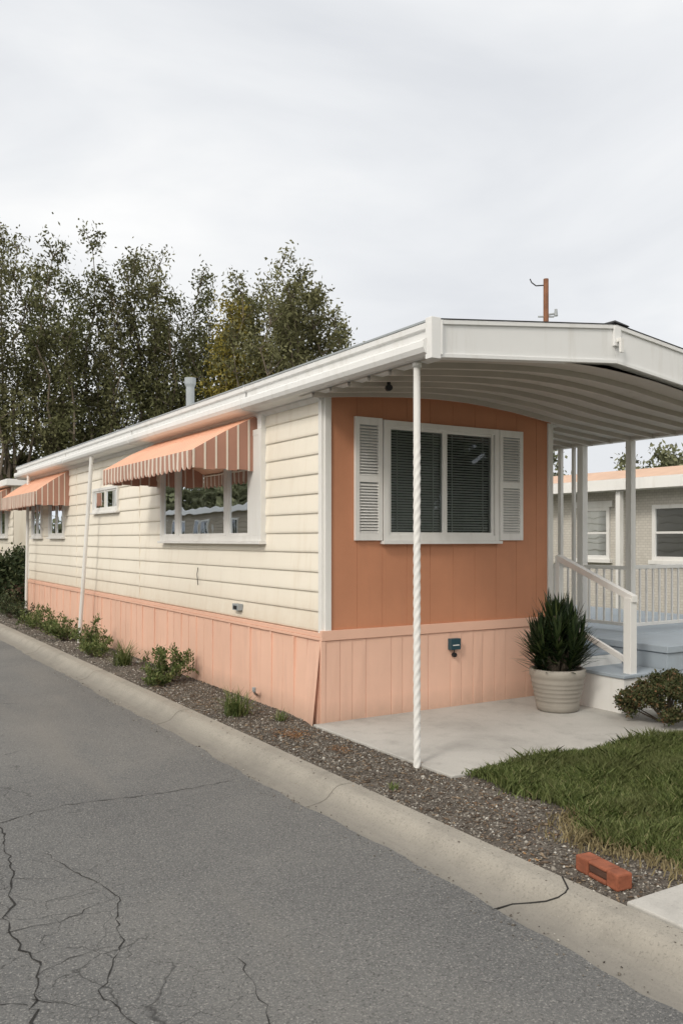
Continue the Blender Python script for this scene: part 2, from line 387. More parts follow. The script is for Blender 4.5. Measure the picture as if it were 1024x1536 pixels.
for (a,b) in ((1.52,1.80),(3.72,4.02)):
    n=10
    for i in range(n):
        x0=a+(b-a)*i/n; x1=a+(b-a)*(i+1)/n; d0=-.12+.02*(i%2); d1=-.12+.02*((i+1)%2)
        mb.face([side((x0,d0,1.72)),side((x1,d1,1.72)),side((x1,d1,2.8)),side((x0,d0,2.8))],'curtain')
mb.obj('side_window',HOME,.003)
mb=MB()
window(mb,side,6.13,7.51,2.14,2.53,[(6.18,6.80),(6.84,7.46)],.045,.04,room=.5)
mb.box(6.25,6.75,-.06,-.05,2.18,2.5,'curtain',side); mb.box(6.9,7.4,-.06,-.05,2.18,2.5,'curtain',side)
mb.obj('small_window',HOME,.003)
mb=MB()
window(mb,side,9.45,10.6,1.74,2.78,[(9.5,10.02),(10.04,10.55)],.05,.05)
window(mb,side,11.25,12.15,1.74,2.78,[(11.3,11.7),(11.71,12.1)],.05,.05)
mb.obj('rear_window',HOME,.003)
def shutter(mb,s0,s1,z0,z1):
    st=.045
    mb.box(s0,s0+st,.018,.05,z0,z1,'white',end); mb.box(s1-st,s1,.018,.05,z0,z1,'white',end)
    zm=(z0+z1)/2
    for a,b in ((z0,z0+.07),(zm-.03,zm+.03),(z1-.07,z1)): mb.box(s0+st,s1-st,.018,.048,a,b,'white',end)
    mb.box(s0+st,s1-st,.012,.016,z0,z1,'grey',end)
    for a,b in ((z0+.07,zm-.03),(zm+.03,z1-.07)):
        z=a+.002
        while z<b-.018:
            p=[(s0+st,.046,z),(s1-st,.046,z),(s1-st,.020,z+.020),(s0+st,.020,z+.020)]
            q=[(x,d,zz+.005) for x,d,zz in p]
            mb.hexa([end(t) for t in p+q],'white'); z+=.0275
mb=MB(); shutter(mb,.318,.62,1.69,2.845); shutter(mb,2.09,2.415,1.69,2.835); mb.obj('shutters',HOME)
# ---------------- awnings
def awning(name,v0,v1,U,zt,zf,zb,parent,base=0.0):
    mb=MB(); n=int(round((v1-v0)/.13)); w=(v1-v0)/n
    for i in range(n):
        a=v0+i*w; jt=random.uniform(-.006,.006)
        for (x0,x1,kt,kv,lift) in ((a,a+w*.66,'aw_peach','aw_brown',0),(a+w*.66,a+w,'aw_peach2','aw_white',.005)):
            P=[(base-.005,zt),(base-U*.5,(zt+zf)/2+.02),(base-U,zf)]
            for (ua,za),(ub,zb_) in zip(P,P[1:]):
                mb.hexa([(ub,x0,zb_-.008),(ua,x0,za-.008),(ua,x1,za-.008),(ub,x1,zb_-.008),
                         (ub,x0,zb_+lift),(ua,x0,za+lift),(ua,x1,za+lift),(ub,x1,zb_+lift)],kt)
            m=4; d=-.006-lift
            for j in range(m):
                y0=x0+(x1-x0)*j/m; y1=x0+(x1-x0)*(j+1)/m
                s=lambda y: zb+jt+.04*(1-abs(math.sin(math.pi*(y-v0)/w)))
                mb.hexa([(base-U+d+jt,y0,s(y0)),(base-U+jt,y0,s(y0)),(base-U+jt,y1,s(y1)),(base-U+d+jt,y1,s(y1)),
                         (base-U+d,y0,zf),(base-U,y0,zf),(base-U,y1,zf),(base-U+d,y1,zf)],kv)
    for ye,sg in ((v0,-1),(v1,1)):
        m=6; wu=(U-.01)/m
        for i in range(m):
            for (f0,f1,k,l) in ((0,.84,'aw_brown',0),(.84,1,'aw_white',.006)):
                ua=-(i+f0)*wu-.005; ub=-(i+f1)*wu-.005
                top=lambda q: zt+(zf-zt)*(-q/U)+.012*math.sin(math.pi*(-q/U))
                y0=ye; y1=ye+sg*(.006+l)
                if sg<0: y0,y1=y1,y0
                zq=zb+.01+.012*(i%2)
                mb.hexa([(base+ub,y0,zq),(base+ua,y0,zq),(base+ua,y1,zq),(base+ub,y1,zq),
                         (base+ub,y0,top(ub)),(base+ua,y0,top(ua)),(base+ua,y1,top(ua)),(base+ub,y1,top(ub))],k)
    mb.tube((base-U+.02,v0,zf-.03),(base-U+.02,v1,zf-.03),.012,'aw_white',6)
    return mb.obj(name,parent)
awning('window_awning',1.34,4.44,.74,3.0,2.60,2.40,HOME)
awning('rear_awning',9.13,12.3,.60,2.96,2.56,2.30,HOME)
# ---------------- roof
mb=MB()
V0=-1.86; VP=3.4; VE=LEN+.25
def roofsec(us,y0,y1,k):
    for a,b in zip(us,us[1:]):
        mb.hexa([(a,y0,interp(a,TOP)-.03),(b,y0,interp(b,TOP)-.03),(b,y1,interp(b,TOP)-.03),(a,y1,interp(a,TOP)-.03),
                 (a,y0,interp(a,TOP)),(b,y0,interp(b,TOP)),(b,y1,interp(b,TOP)),(a,y1,interp(a,TOP))],k)
roofsec([-.19,1.7,4.09],V0+.01,VP,'roofgrey'); roofsec([-.19,1.7,3.1],VP,VE,'roofgrey')
mb.obj('roof_sheet',HOME)
mb=MB()
prof=[(-.17,3.275),(-.215,3.272),(-.222,3.255),(-.222,3.215),(-.200,3.205),(-.200,3.15),(-.235,3.142),(-.262,3.125),(-.265,3.075),(-.25,3.04),(-.215,3.02),(-.05,3.012),(-.05,3.03),(-.17,3.04)]
mb.prism(prof,V0,VE,'fascia')
mb.prism([(-.06,3.0),(-.022,2.965),(.0,2.965),(.0,3.05),(-.06,3.05)],0,VE-.2,'fascia')
for yy in (1.2,4.9,8.6): mb.prism([(x-.003 if x<-.2 else x,z) for x,z in prof],yy,yy+.03,'fascia')
mb.obj('gutter',HOME,.003)
mb=MB(); mb.prism([(-.226,3.277),(-.226,3.262),(-.223,3.262),(-.223,3.274),(-.15,3.278),(-.15,3.281)],V0,VE,'grey'); mb.obj('drip_edge',HOME)
mb=MB()
xs=[-.2+.0,1.7,4.1]
def slab_y(mb,us,lo,hi,y0,y1,k,dl=0,dh=0):
    for a,b in zip(us,us[1:]):
        mb.hexa([(a,y0,interp(a,lo)+dl),(b,y0,interp(b,lo)+dl),(b,y1,interp(b,lo)+dl),(a,y1,interp(a,lo)+dl),
                 (a,y0,interp(a,hi)+dh),(b,y0,interp(b,hi)+dh),(b,y1,interp(b,hi)+dh),(a,y1,interp(a,hi)+dh)],k)
slab_y(mb,xs,FB,TOP,V0-.03,V0+.0,'fascia',.0,-.008)
slab_y(mb,xs,TOP,TOP,V0-.045,V0+.03,'fascia',-.03,.004)
slab_y(mb,xs,FB,FB,V0-.045,V0+.05,'fascia',-.012,.018)
slab_y(mb,xs,TOP,TOP,V0-.050,V0+.10,'black',.005,.012)
mb.box(-.235,-.15,V0-.055,V0+.02,2.99,3.285,'fascia'); mb.box(-.15,-.135,V0-.06,V0-.03,3.02,3.27,'fascia')
mb.box(1.66,1.74,V0-.055,V0-.03,3.30,3.46,'fascia'); mb.box(1.68,1.72,V0-.10,V0-.05,3.33,3.36,'white'); mb.box(1.68,1.72,V0-.10,V0-.08,3.24,3.33,'white')
mb.hexa([(1.66,V0-.06,3.492),(1.84,V0-.06,3.475),(1.84,V0+.2,3.475),(1.66,V0+.2,3.492),(1.67,V0-.05,3.512),(1.83,V0-.05,3.488),(1.83,V0+.19,3.488),(1.67,V0+.19,3.512)],'black')
mb.tube((.62,V0+.3,3.3),(.62,V0+.3,3.42),.008,'black',6)
mb.box(4.04,4.13,V0-.03,VP,2.84,3.19,'fascia')
mb.box(4.0,4.04,V0,VP,2.84,2.90,'ceil')
mb.hexa([(-.2,VE-.03,3.0),(3.1,VE-.03,2.95),(3.1,VE,2.95),(-.2,VE,3.0),(-.2,VE-.03,3.26),(3.1,VE-.03,3.30),(3.1,VE,3.30),(-.2,VE,3.26)],'fascia')
mb.box(3.07,3.13,VP,VE,2.95,3.31,'fascia'); mb.box(WID,3.1,0,VE,2.95,2.97,'ceil')
mb.obj('porch_fascia',HOME,.003)
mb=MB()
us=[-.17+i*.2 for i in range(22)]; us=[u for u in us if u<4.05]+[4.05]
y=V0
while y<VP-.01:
    P=[(y,0,'ceil'),(y+.225,0,'ceil'),(y+.234,-.045,'ceil_shade'),(y+.268,-.045,'ceil'),(y+.279,0,'ceil'),(y+.30,0,'ceil')]
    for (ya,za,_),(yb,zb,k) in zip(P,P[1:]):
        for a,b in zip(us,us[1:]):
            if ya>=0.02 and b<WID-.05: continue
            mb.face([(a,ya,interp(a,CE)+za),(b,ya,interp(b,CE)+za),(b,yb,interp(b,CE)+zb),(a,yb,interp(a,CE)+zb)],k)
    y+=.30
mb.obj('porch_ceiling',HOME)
mb=MB()
for a,b in zip(us,us[1:]):
    if a<0 or b>WID: continue
    mb.hexa([(a,-.035,interp(a,CE)-.035),(b,-.035,interp(b,CE)-.035),(b,-.018,interp(b,CE)-.035),(a,-.018,interp(a,CE)-.035),
             (a,-.035,interp(a,CE)),(b,-.035,interp(b,CE)),(b,-.018,interp(b,CE)),(a,-.018,interp(a,CE))],'orange')
mb.tube((.17,-.8,3.04),(.17,-.8,2.99),.016,'black'); mb.tube((.15,-.84,2.975),(.19,-.76,2.985),.028,'black',10)
mb.obj('porch_light',HOME)
mb=MB()
mb.tube((.5,4.52,3.28),(.5,4.52,3.86),.058,'grey',16); mb.tube((.5,4.52,3.86),(.5,4.52,3.95),.078,'grey',16); mb.tube((.5,4.52,3.82),(.5,4.52,3.86),.058,'grey',16,.078)
mb.tube((.5,4.52,3.28),(.5,4.52,3.40),.10,'grey',16,.06)
mb.obj('vent_pipe',HOME)
mb=MB()
mb.box(1.42,1.54,.03,.085,.60,.71,'teal',end); mb.box(1.44,1.52,.085,.088,.64,.65,'white',end)
mb.tube(end((1.485,.03,.545)),end((1.485,.07,.545)),.022,'black'); mb.tube(end((1.485,.05,.60)),end((1.485,.05,.53)),.006,'black',6)
mb.box(1.70,1.85,.012,.07,.93,1.0,'grey',side); mb.box(1.73,1.82,.07,.073,.94,.98,'black',side)
pts=[(2.93,.03,1.36),(2.95,.035,1.28),(2.91,.045,1.22),(2.93,.03,1.15)]
for p,q in zip(pts,pts[1:]): mb.tube(side(p),side(q),.005,'black',6)
mb.tube(side((1.35,.03,.08)),side((1.2,.12,.14)),.014,'grey',8); mb.tube(side((1.2,.12,.14)),side((1.2,.12,.18)),.02,'grey',8)
mb.obj('wall_fixtures',HOME,.002)
def twistpost(name,x,y,z0,z1,r=.026):
    mb=MB(); n=18; H=z1-z0; K=int(H/.012); q=mb.mi('white'); 
    for i in range(K+1):
        z=z0+H*i/K; tw=min(1,max(0,(2.55-z)/.3))
        for j in range(n):
            a=2*math.pi*j/n; rr=r*(1+.22*tw*(abs(math.cos(1.5*(a-z*26)))-.6))
            mb.v.append((x+rr*math.cos(a),y+rr*math.sin(a),z))
    for i in range(K):
        for j in range(n):
            mb.f.append([i*n+j,i*n+(j+1)%n,(i+1)*n+(j+1)%n,(i+1)*n+j]); mb.m.append(q)
    mb.tube((x,y,z1-.04),(x,y,z1),.036,'white',12)
    return mb.obj(name,HOME,smooth=True)
twistpost('porch_post',-.145,-1.62,.0,3.02)
mb=MB()
mb.tube((-.20,6.95,3.02),(-.27,7.45,-.02),.032,'white',10); mb.tube((-.20,11.7,3.02),(-.22,11.85,-.02),.03,'white',10)
mb.obj('eave_posts',HOME)
mb=MB()
for (y,w) in ((-.07,.04),(.66,.045),(.80,.02),(1.02,.025)):
    mb.box(4.07-w,4.07+w,y-w,y+w,.63 if y<.7 else 0,2.86,'white')
mb.box(4.03,4.11,3.2,3.28,0,2.86,'white'); 
mb.obj('carport_posts',HOME,.004)
mb=MB(); mb.box(.9,1.75,.02,.05,.66,2.7,'white',rs); mb.box(.96,1.69,.05,.06,.7,2.64,'cream',rs); mb.obj('door',HOME,.003)
# ---------------- deck, steps, rails
DECK=empty('porch_deck')
mb=MB()
mb.box(WID+.03,6.6,-.30,3.4,.56,.63,'bluegrey'); mb.box(3.28,6.6,-1.18,-.303,.56,.628,'bluegrey')
for i in range(3): mb.box(3.30,6.58,-1.16,-1.14,.0+i*.187,.182+i*.187,'bluegrey')
mb.box(3.3,3.32,-1.14,-.3,.0,.555,'bluegrey'); mb.box(WID+.05,6.55,-.28,-.25,.0,.555,'bluegrey')
mb.box(WID+.03,3.275,-.42,-.303,.40,.50,'slab')
mb.box(2.66,3.275,-.62,-.30,.0,.50,'white'); mb.box(2.64,3.275,-1.18,-.623,.0,.36,'white'); mb.box(2.62,3.275,-1.2,-.60,.362,.395,'bluegrey'); mb.box(2.64,3.275,-.62,-.29,.502,.53,'bluegrey')
mb.obj('steps',DECK,.006)
mb=MB()
def rail_u(mb,u0,u1,y,z0,z1):
    mb.box(u0,u1,y-.02,y+.02,z1-.045,z1,'white'); mb.box(u0,u1,y-.015,y+.015,z0,z0+.04,'white')
    x=u0+.11
    while x<u1: mb.box(x-.011,x+.011,y-.011,y+.011,z0+.04,z1-.045,'white'); x+=.115
def rail_v(mb,y0,y1,x,z0,z1):
    mb.box(x-.02,x+.02,y0,y1,z1-.045,z1,'white'); mb.box(x-.015,x+.015,y0,y1,z0,z0+.04,'white')
    y=y0+.11
    while y<y1: mb.box(x-.011,x+.011,y-.011,y+.011,z0+.04,z1-.045,'white'); y+=.115
rail_u(mb,4.12,6.5,-.07,.69,1.40); rail_v(mb,-.02,3.3,4.07,.69,1.39); mb.box(6.5,6.58,-.11,-.03,.63,1.46,'white')
A=(2.80,-1.12); B=(2.93,-.06)
mb.box(A[0]-.045,A[0]+.045,A[1]-.045,A[1]+.045,.39,1.13,'white')
def bar(mb,p,q,w,h,k):
    p=Vector(p);q=Vector(q);d=(q-p).normalized(); s=d.cross(Vector((0,0,1))).normalized()*w/2; t=Vector((0,0,h/2))
    mb.hexa([p-s-t,p+s-t,q+s-t,q-s-t,p-s+t,p+s+t,q+s+t,q-s+t],k)
bar(mb,(A[0],A[1]-.06,1.12),(B[0],B[1],1.50),.07,.065,'white')
bar(mb,(A[0],A[1],.50),(B[0],B[1]-.1,.80),.035,.06,'white')
mb.box(B[0]-.03,B[0]+.03,B[1]-.03,B[1]+.03,.63,1.52,'white')
mb.obj('railing',DECK,.004)
# ---------------- ground, road, kerb
def strip(name,u0,u1,v0,v1,z,k,parent=None):
    mb=MB(); mb.face([(u0,v0,z),(u1,v0,z),(u1,v1,z),(u0,v1,z)],k); return mb.obj(name,parent)
mb=MB()
g=[(-500,0),(-8.3,0),(-8.3,-.25),(-.80,-.25),(-.80,0),(500,0)]
for (a,za),(b,zb) in zip(g,g[1:]): mb.face([(a,-500,za),(b,-500,zb),(b,500,zb),(a,500,za)],'ground')
mb.obj('ground')
mb=MB(); ys=list(np.arange(-12,20,.06)); 
ed0=[-1.15+.018*math.sin(y*1.7)+.010*math.sin(y*9.1+1)+random.gauss(0,.004) for y in ys]
mb.face([(-7.7,-200,-.092),(-1.15,-200,-.092),(-1.15,-12,-.092),(-7.7,-12,-.092)],'asphalt'); mb.face([(-7.7,20,-.092),(-1.15,20,-.092),(-1.15,200,-.092),(-7.7,200,-.092)],'asphalt')
for i in range(len(ys)-1): mb.face([(-7.7,ys[i],-.092),(ed0[i],ys[i],-.092),(ed0[i+1],ys[i+1],-.092),(-7.7,ys[i+1],-.092)],'asphalt')
ROAD=mb.obj('road')
KERB=empty('kerb')
def kerb(name,mirror=False):
    mb=MB(); y=-62.0+.26
    while y<80:
        P=[(-1.22,-.14),(-1.22,-.098),(-1.13,-.096),(-1.05,-.086),(-1.00,-.070),(-.965,-.040),(-.935,-.010),(-.91,.004),(-.88,.012),(-.775,.012),(-.765,.004),(-.765,-.14)]
        if mirror: P=[(-8.8-x,z) for x,z in P]
        mb.prism(P,y+.003,y+2.997,'kerb'); y+=3
    return mb.obj(name,KERB,.004)
kerb('kerb_near'); kerb('kerb_far',True)
def crackpath(pts,w,z,mb,jit=.03,sub=5):
    P=[]
    for (a,b) in zip(pts,pts[1:]):
        L=math.dist(a,b); n=max(2,int(L/.05))
        for i in range(n):
            t=i/n; P.append((a[0]+(b[0]-a[0])*t+random.gauss(0,jit*.35),a[1]+(b[1]-a[1])*t+random.gauss(0,jit*.35)))
    P.append(pts[-1])
    prev=None
    for i in range(len(P)):
        a=Vector(P[max(0,i-1)]);b=Vector(P[min(len(P)-1,i+1)]); d=(b-a).normalized(); n=Vector((-d.y,d.x))
        ww=w*random.uniform(.15,1.1)*min(1,.3+ (len(P)-i)/8)
        c=Vector(P[i]); cur=(c+n*ww/2,c-n*ww/2)
        if prev: mb.face([(*prev[0],z),(*prev[1],z),(*cur[1],z),(*cur[0],z)],'crack')
        prev=cur
mb=MB(); zc=-.089
crackpath([(-3.8,-1.25),(-2.96,-1.02),(-2.51,-.86),(-1.9,-.95),(-1.21,-.92)],.008,zc,mb)
crackpath([(-2.97,-1.1),(-3.05,-1.9),(-3.21,-2.62),(-3.15,-3.0),(-3.27,-3.44),(-3.2,-4.0)],.012,zc,mb)
crackpath([(-2.85,-1.7),(-2.70,-2.3),(-2.66,-2.51),(-2.80,-3.0),(-3.01,-3.41),(-2.9,-3.9)],.007,zc,mb)
crackpath([(-3.21,-2.62),(-2.98,-2.65),(-2.68,-2.52)],.006,zc,mb)
crackpath([(-3.17,-3.1),(-2.98,-3.02),(-2.82,-3.02)],.005,zc,mb)
crackpath([(-3.05,-2.0),(-2.9,-2.1),(-2.73,-2.1)],.004,zc,mb)
crackpath([(-3.6,-2.1),(-3.3,-2.15),(-3.08,-2.1)],.005,zc,mb)
crackpath([(-3.25,-3.3),(-3.5,-3.2),(-3.8,-3.4)],.005,zc,mb)
crackpath([(-3.24,-3.3),(-3.1,-3.42),(-3.02,-3.41)],.005,zc,mb)
crackpath([(-2.41,-3.4),(-2.47,-3.7),(-2.6,-4.3)],.005,zc,mb)
crackpath([(-3.1,-1.5),(-3.4,-1.4),(-3.9,-1.6)],.005,zc,mb)
crackpath([(-2.0,3.0),(-2.5,3.3),(-3.5,3.2)],.008,zc,mb)
mb.obj('road_cracks',ROAD)
mb=MB()
Pk=[(-.775,-3.68,.012),(-.86,-3.80,.012),(-.90,-3.82,.007),(-.935,-3.81,-.010),(-.965,-3.76,-.040),(-1.00,-3.68,-.070),(-1.05,-3.62,-.086),(-1.17,-3.60,-.096)]
for p,q in zip(Pk,Pk[1:]): mb.tube(p,q,.005,'crack',5)
mb.obj('kerb_crack',KERB)
strip('gravel_bed',-.765,2.0,-4.06,14.1,.004,'gravelbed')
mb=MB(); mb.box(-.12,7.0,-2.0,-.02,-.1,.026,'slab'); mb.obj('concrete_slab',None,.008)
mb=MB(); mb.box(-.755,7.0,-5.4,-4.06,-.1,.022,'slab'); mb.obj('concrete_walkway',None,.008)
mb=MB(); mb.box(-.755,9,-60,-5.45,-.1,.010,'lawnbase'); mb.obj('lawn_far')
edge=lambda v:-.02+ -.10*math.sin(v*3.1)-.07*math.sin(v*7.3+1)-.13*max(0,(-v-3.0))
mb=MB(); ys=np.linspace(-4.05,-2.01,30)
for a,b in zip(ys,ys[1:]): mb.face([(edge(a),a,.016),(7,a,.016),(7,b,.016),(edge(b),b,.016)],'lawnbase')
LAWN=mb.obj('lawn')
def blades(name,n,u0,u1,v0,v1,h,mat,parent,cond=None,z=.014,w=.0045):
    P=np.stack([RNG.uniform(u0,u1,n),RNG.uniform(v0,v1,n),np.full(n,z)],1)
    if cond is not None: P=P[cond(P)]
    n=len(P); a=RNG.uniform(0,2*np.pi,n)
    patch=.8+.45*np.sin(P[:,0]*5.1+np.sin(P[:,1]*3.7)*2)*np.sin(P[:,1]*6.3+1)
    H=h*RNG.uniform(.5,1.35,n)*patch
    lean=RNG.normal(0,.5,(n,2))*H[:,None]
    dx=np.stack([np.cos(a),np.sin(a),np.zeros(n)],1)*w
    tip=P+np.concatenate([lean,H[:,None]],1); mid=P+np.concatenate([lean*.3,(H*.55)[:,None]],1)
    V=np.stack([P-dx,P+dx,mid+dx*.8,tip,mid-dx*.8],1)
    return npmesh(name,V,5,mat,parent)
ed=np.vectorize(edge)
def cond(P):
    e=ed(P[:,1])+RNG.normal(0,.05,len(P)); return P[:,0]>e
blades('lawn_blades',70000,-.3,2.6,-4.06,-1.97,.075,'grass',LAWN,cond)
blades('lawn_blades_right',16000,2.6,6,-4.06,-1.99,.065,'grass',LAWN)
blades('lawn_dry_blades',6500,-.55,.9,-4.06,-3.0,.05,'drygrass',LAWN,lambda P:(P[:,0]>ed(P[:,1])-.12-RNG.exponential(.06,len(P)))&(P[:,0]<.1+RNG.exponential(.25,len(P))))
def stones(name,n,u0,u1,v0,v1,r,cond=None,mat='stones',z=.006,parent=None,el=1):
    P=np.stack([RNG.uniform(u0,u1,n),RNG.uniform(v0,v1,n),np.full(n,z)],1)
    if cond is not None: P=P[cond(P)]
    n=len(P); R=r*RNG.lognormal(0,.45,n)
    base=np.array([[el,0,0],[0,1,0],[-el,0,0],[0,-1,0],[0,0,1],[0,0,-1.]],float)
    ang=RNG.uniform(0,2*np.pi,n); c,s=np.cos(ang),np.sin(ang)
    B=base[None]*RNG.uniform(.6,1.25,(n,6,1)); B[:,:,2]*=.6
    B=B+RNG.normal(0,.15,(n,6,3))
    X=B[:,:,0]*c[:,None]-B[:,:,1]*s[:,None]; Y=B[:,:,0]*s[:,None]+B[:,:,1]*c[:,None]
    V=np.stack([X,Y,B[:,:,2]],2)*R[:,None,None]+P[:,None,:]
    f=np.array([[0,1,4],[1,2,4],[2,3,4],[3,0,4],[1,0,5],[2,1,5],[3,2,5],[0,3,5]])
    F=(f[None]+(np.arange(n)*6)[:,None,None]).reshape(-1,3)
    return npmesh(name,V,3,mat,parent,F)
bedc=lambda P:~((P[:,1]<-2)&(P[:,0]>ed(np.clip(P[:,1],-4,-2))))&~((P[:,0]>-.12)&(P[:,1]>-2)&(P[:,1]<0))
GR=stones('gravel',17000,-.765,.02,-4.05,2.5,.0062,bedc)
stones('bark_chips',4500,-.765,.02,-4.05,3.5,.0048,bedc,'mulch',.009,GR,3.0)
stones('gravel_rear',6000,-.765,-.03,2.5,14,.010,parent=GR)
stones('gravel_loose',260,-.9,-.76,-4.5,3,.004,z=.012,parent=GR)
stones('gravel_gutter',1200,-1.28,-1.06,-4.5,6,.0035,z=-.090,parent=GR)
def litter(name,spots):
    V=[]
    for (x,y,s,n,L) in spots:
        P=np.stack([RNG.normal(x,s,n),RNG.normal(y,s*1.3,n),RNG.uniform(.012,.03,n)],1)
        q=leafquads(P,L,L*.5); c=P[:,None,:]; q=c+(q-c)*np.array([1,1,.25]); V.append(q)
    return npmesh(name,np.concatenate(V),4,'litter')
litter('leaf_litter',[(-.46,-.22,.08,420,.024),(-.36,-.9,.05,130,.022),(-.45,-3.2,.12,50,.02),(-.3,-2.6,.1,50,.02),(-.72,-3.4,.03,5,.04),(-.55,1.5,.2,40,.02),(-.4,-1.6,.2,40,.018)])
BR=empty('clay_brick'); mb=MB()
def rot(p,c=(-.62,-3.83),a=math.radians(-8)):
    x,y=p[0]-c[0],p[1]-c[1]; return (c[0]+x*math.cos(a)-y*math.sin(a),c[1]+x*math.sin(a)+y*math.cos(a),p[2])
cx,cy=-.62,-3.80; L=.155; W=.048
mb.box(cx-W,cx+W,cy-L,cy-.075,.006,.088,'terra',rot); mb.box(cx-W,cx+W,cy+.06,cy+L,.006,.088,'terra',rot)
mb.box(cx-W,cx+W,cy-.075,cy+.06,.006,.030,'terra',rot); mb.box(cx-W,cx+W,cy-.075,cy+.06,.070,.088,'terra',rot)
mb.box(cx-W+.008,cx+W-.008,cy-.075,cy+.06,.030,.070,'terra_shade',rot)
mb.obj('brick_body',BR,.014)
# ---------------- plants
def blob(name,centers,n,L,W,mat,parent=None,bias=(0,0,.3),shell=.5):
    V=[]
    for (c,r) in centers:
        c=np.array(c); r=np.array(r); k=n
        d=unit(RNG.normal(size=(k,3))); rad=RNG.uniform(shell,1,k)[:,None]
        V.append(leafquads(c+d*rad*r,L,W,bias))
    V=np.concatenate(V); V=V[V[:,0,2]>.01]
    return npmesh(name,V,4,mat,parent)
def twigs(mb,base,tips,r,k='bark'):
    for t in tips: mb.tube(base,t,r,k,5,r*.4,False)
PP=empty('potted_plant'); pc=(2.25,-.70,.028)
mb=MB()
prof=[(0,0),(.185,0),(.20,.01),(.207,.05)]
for i in range(6):
    z=.06+i*.042; r=.208+i*.0085; prof+=[(r,z),(r+.006,z+.018),(r+.003,z+.036)]
prof+=[(.262,.33),(.272,.345),(.272,.40),(.262,.41),(.235,.41),(.23,.36),(0,.36)]
mb.lathe(pc,prof,'pot',36); po=mb.obj('pot',PP,smooth=True)
mb=MB(); mb.lathe(pc,[(0,.37),(.15,.375),(.23,.366)],'soil'); mb.obj('pot_soil',PP)
V=[];F=[]
def spike(base,az,el,L,w,curve):
    i=len(V); seg=5; s=Vector((-math.sin(az),math.cos(az),0)); p=Vector(base); e=el
    for k in range(seg+1):
        t=k/seg; ww=w*(.7+.6*t)*(1-t)**.6 if t<1 else 0
        V.append(tuple(p-s*ww)); V.append(tuple(p+s*ww))
        d=Vector((math.cos(az)*math.cos(e),math.sin(az)*math.cos(e),math.sin(e))); p=p+d*L/seg; e-=curve/seg
    for k in range(seg): F.append((i+2*k,i+2*k+1,i+2*k+3,i+2*k+2))
mbs=MB()
for hd in range(13):
    a=hd*2*math.pi/8 if hd<8 else hd*2*math.pi/4+.4; rr=.23 if hd<8 else .10
    if hd==12: rr=0
    hx=pc[0]+rr*math.cos(a); hy=pc[1]+rr*math.sin(a); hz=pc[2]+(random.uniform(.66,.84) if hd<8 else random.uniform(.80,.94))
    mbs.tube((pc[0]+.05*math.cos(a),pc[1]+.05*math.sin(a),pc[2]+.36),(hx,hy,hz),.022,'bark',6)
    for q in range(110):
        az=random.uniform(0,2*math.pi); t=random.random(); el=math.radians(8+78*t**.8)
        ox=math.cos(a)*.3*(1 if hd<8 else .2); oy=math.sin(a)*.3*(1 if hd<8 else .2)
        az=math.atan2(math.sin(az)+oy*1.5,math.cos(az)+ox*1.5)
        k=random.random(); f=1-.35*k  # follow the stem downward
        spike((pc[0]+(hx-pc[0])*f,pc[1]+(hy-pc[1])*f,hz-.16*(1-t)-.22*k),az,el,random.uniform(.17,.32)+.05*t,.0155,random.uniform(-.2,.55))
npmesh('spiky_leaves',V,4,'yucca',PP,np.array(F))
mbs.obj('plant_stems',PP)
SH=empty('shrub')
cs=[]
for i in range(75):
    a=random.uniform(0,6.28); e=random.uniform(-.1,1.5); r=.34*random.uniform(.55,1)
    cs.append(((2.68+r*1.2*math.cos(a)*math.cos(e),-1.64+r*1.2*math.sin(a)*math.cos(e),.15+.27*math.sin(e)*random.uniform(.8,1.1)),(.085,.085,.075)))
blob('shrub_leaves',cs,240,.028,.018,'leafR',SH,shell=.2)
mb=MB(); twigs(mb,(2.68,-1.64,0),[c[0] for c in cs[:24]],.01); mb.obj('shrub_twigs',SH)
def weed(pos,R,H,n,mat,kind):
    global V,F
    p=empty('garden_plant'); x,y=pos
    if kind=='grass':
        V=[];F=[]
        for q in range(n): spike((x+random.gauss(0,R*.2),y+random.gauss(0,R*.2),.0),random.uniform(0,6.28),math.radians(random.uniform(35,88)),H*random.uniform(.6,1.25),.006,random.uniform(.2,1.3))
        npmesh('leaf_blades',V,4,mat,p,np.array(F))
    else:
        mb=MB(); cs=[]
        for i in range(kind):
            a=random.uniform(0,6.28); rr=R*random.uniform(.2,1); h=H*random.uniform(.35,1)*(1-.4*rr/R)
            t=(x+rr*math.cos(a),y+rr*math.sin(a),h); mb.tube((x,y,0),t,.006,'bark',5,.002,False)
            for f in (.45,.7,.9,1.0): cs.append(((x+(t[0]-x)*f,y+(t[1]-y)*f,h*f),(R*.2,R*.2,H*.12)))
        mb.obj('stems',p); blob('leaves',cs,n,.05,.02,mat,p,(0,0,.8),.1)
weed((-.50,.80),.26,.28,190,'leafG','grass')
weed((-.42,2.95),.32,.50,18,'leafG',22)
weed((-.58,2.75),.18,.22,16,'leafG',12)
weed((-.42,4.6),.26,.36,190,'leafG','grass')
weed((-.40,6.1),.32,.58,16,'leafG',24)
weed((-.55,5.6),.22,.28,16,'leafG',12)
weed((-.42,7.9),.4,.5,22,'leafG',20)
weed((-.42,9.0),.3,.6,18,'leafG',16)
weed((-.40,10.2),.3,.6,18,'leafG',14)
weed((-.35,11.4),.3,.5,18,'leafD',14)
weed((-.40,12.6),.4,.7,22,'leafD',16)
weed((4.3,1.4),.15,1.65,20,'leafY',7)
weed((-.25,.35),.10,.12,40,'leafG','grass')
weed((-.62,-2.0),.08,.07,30,'leafG','grass')
BU=empty('hedge')
cs=[]
for i in range(80):
    cs.append(((random.uniform(-.75,.35),random.uniform(13.6,17.5),random.uniform(.15,1.35)),(.3,.3,.28)))
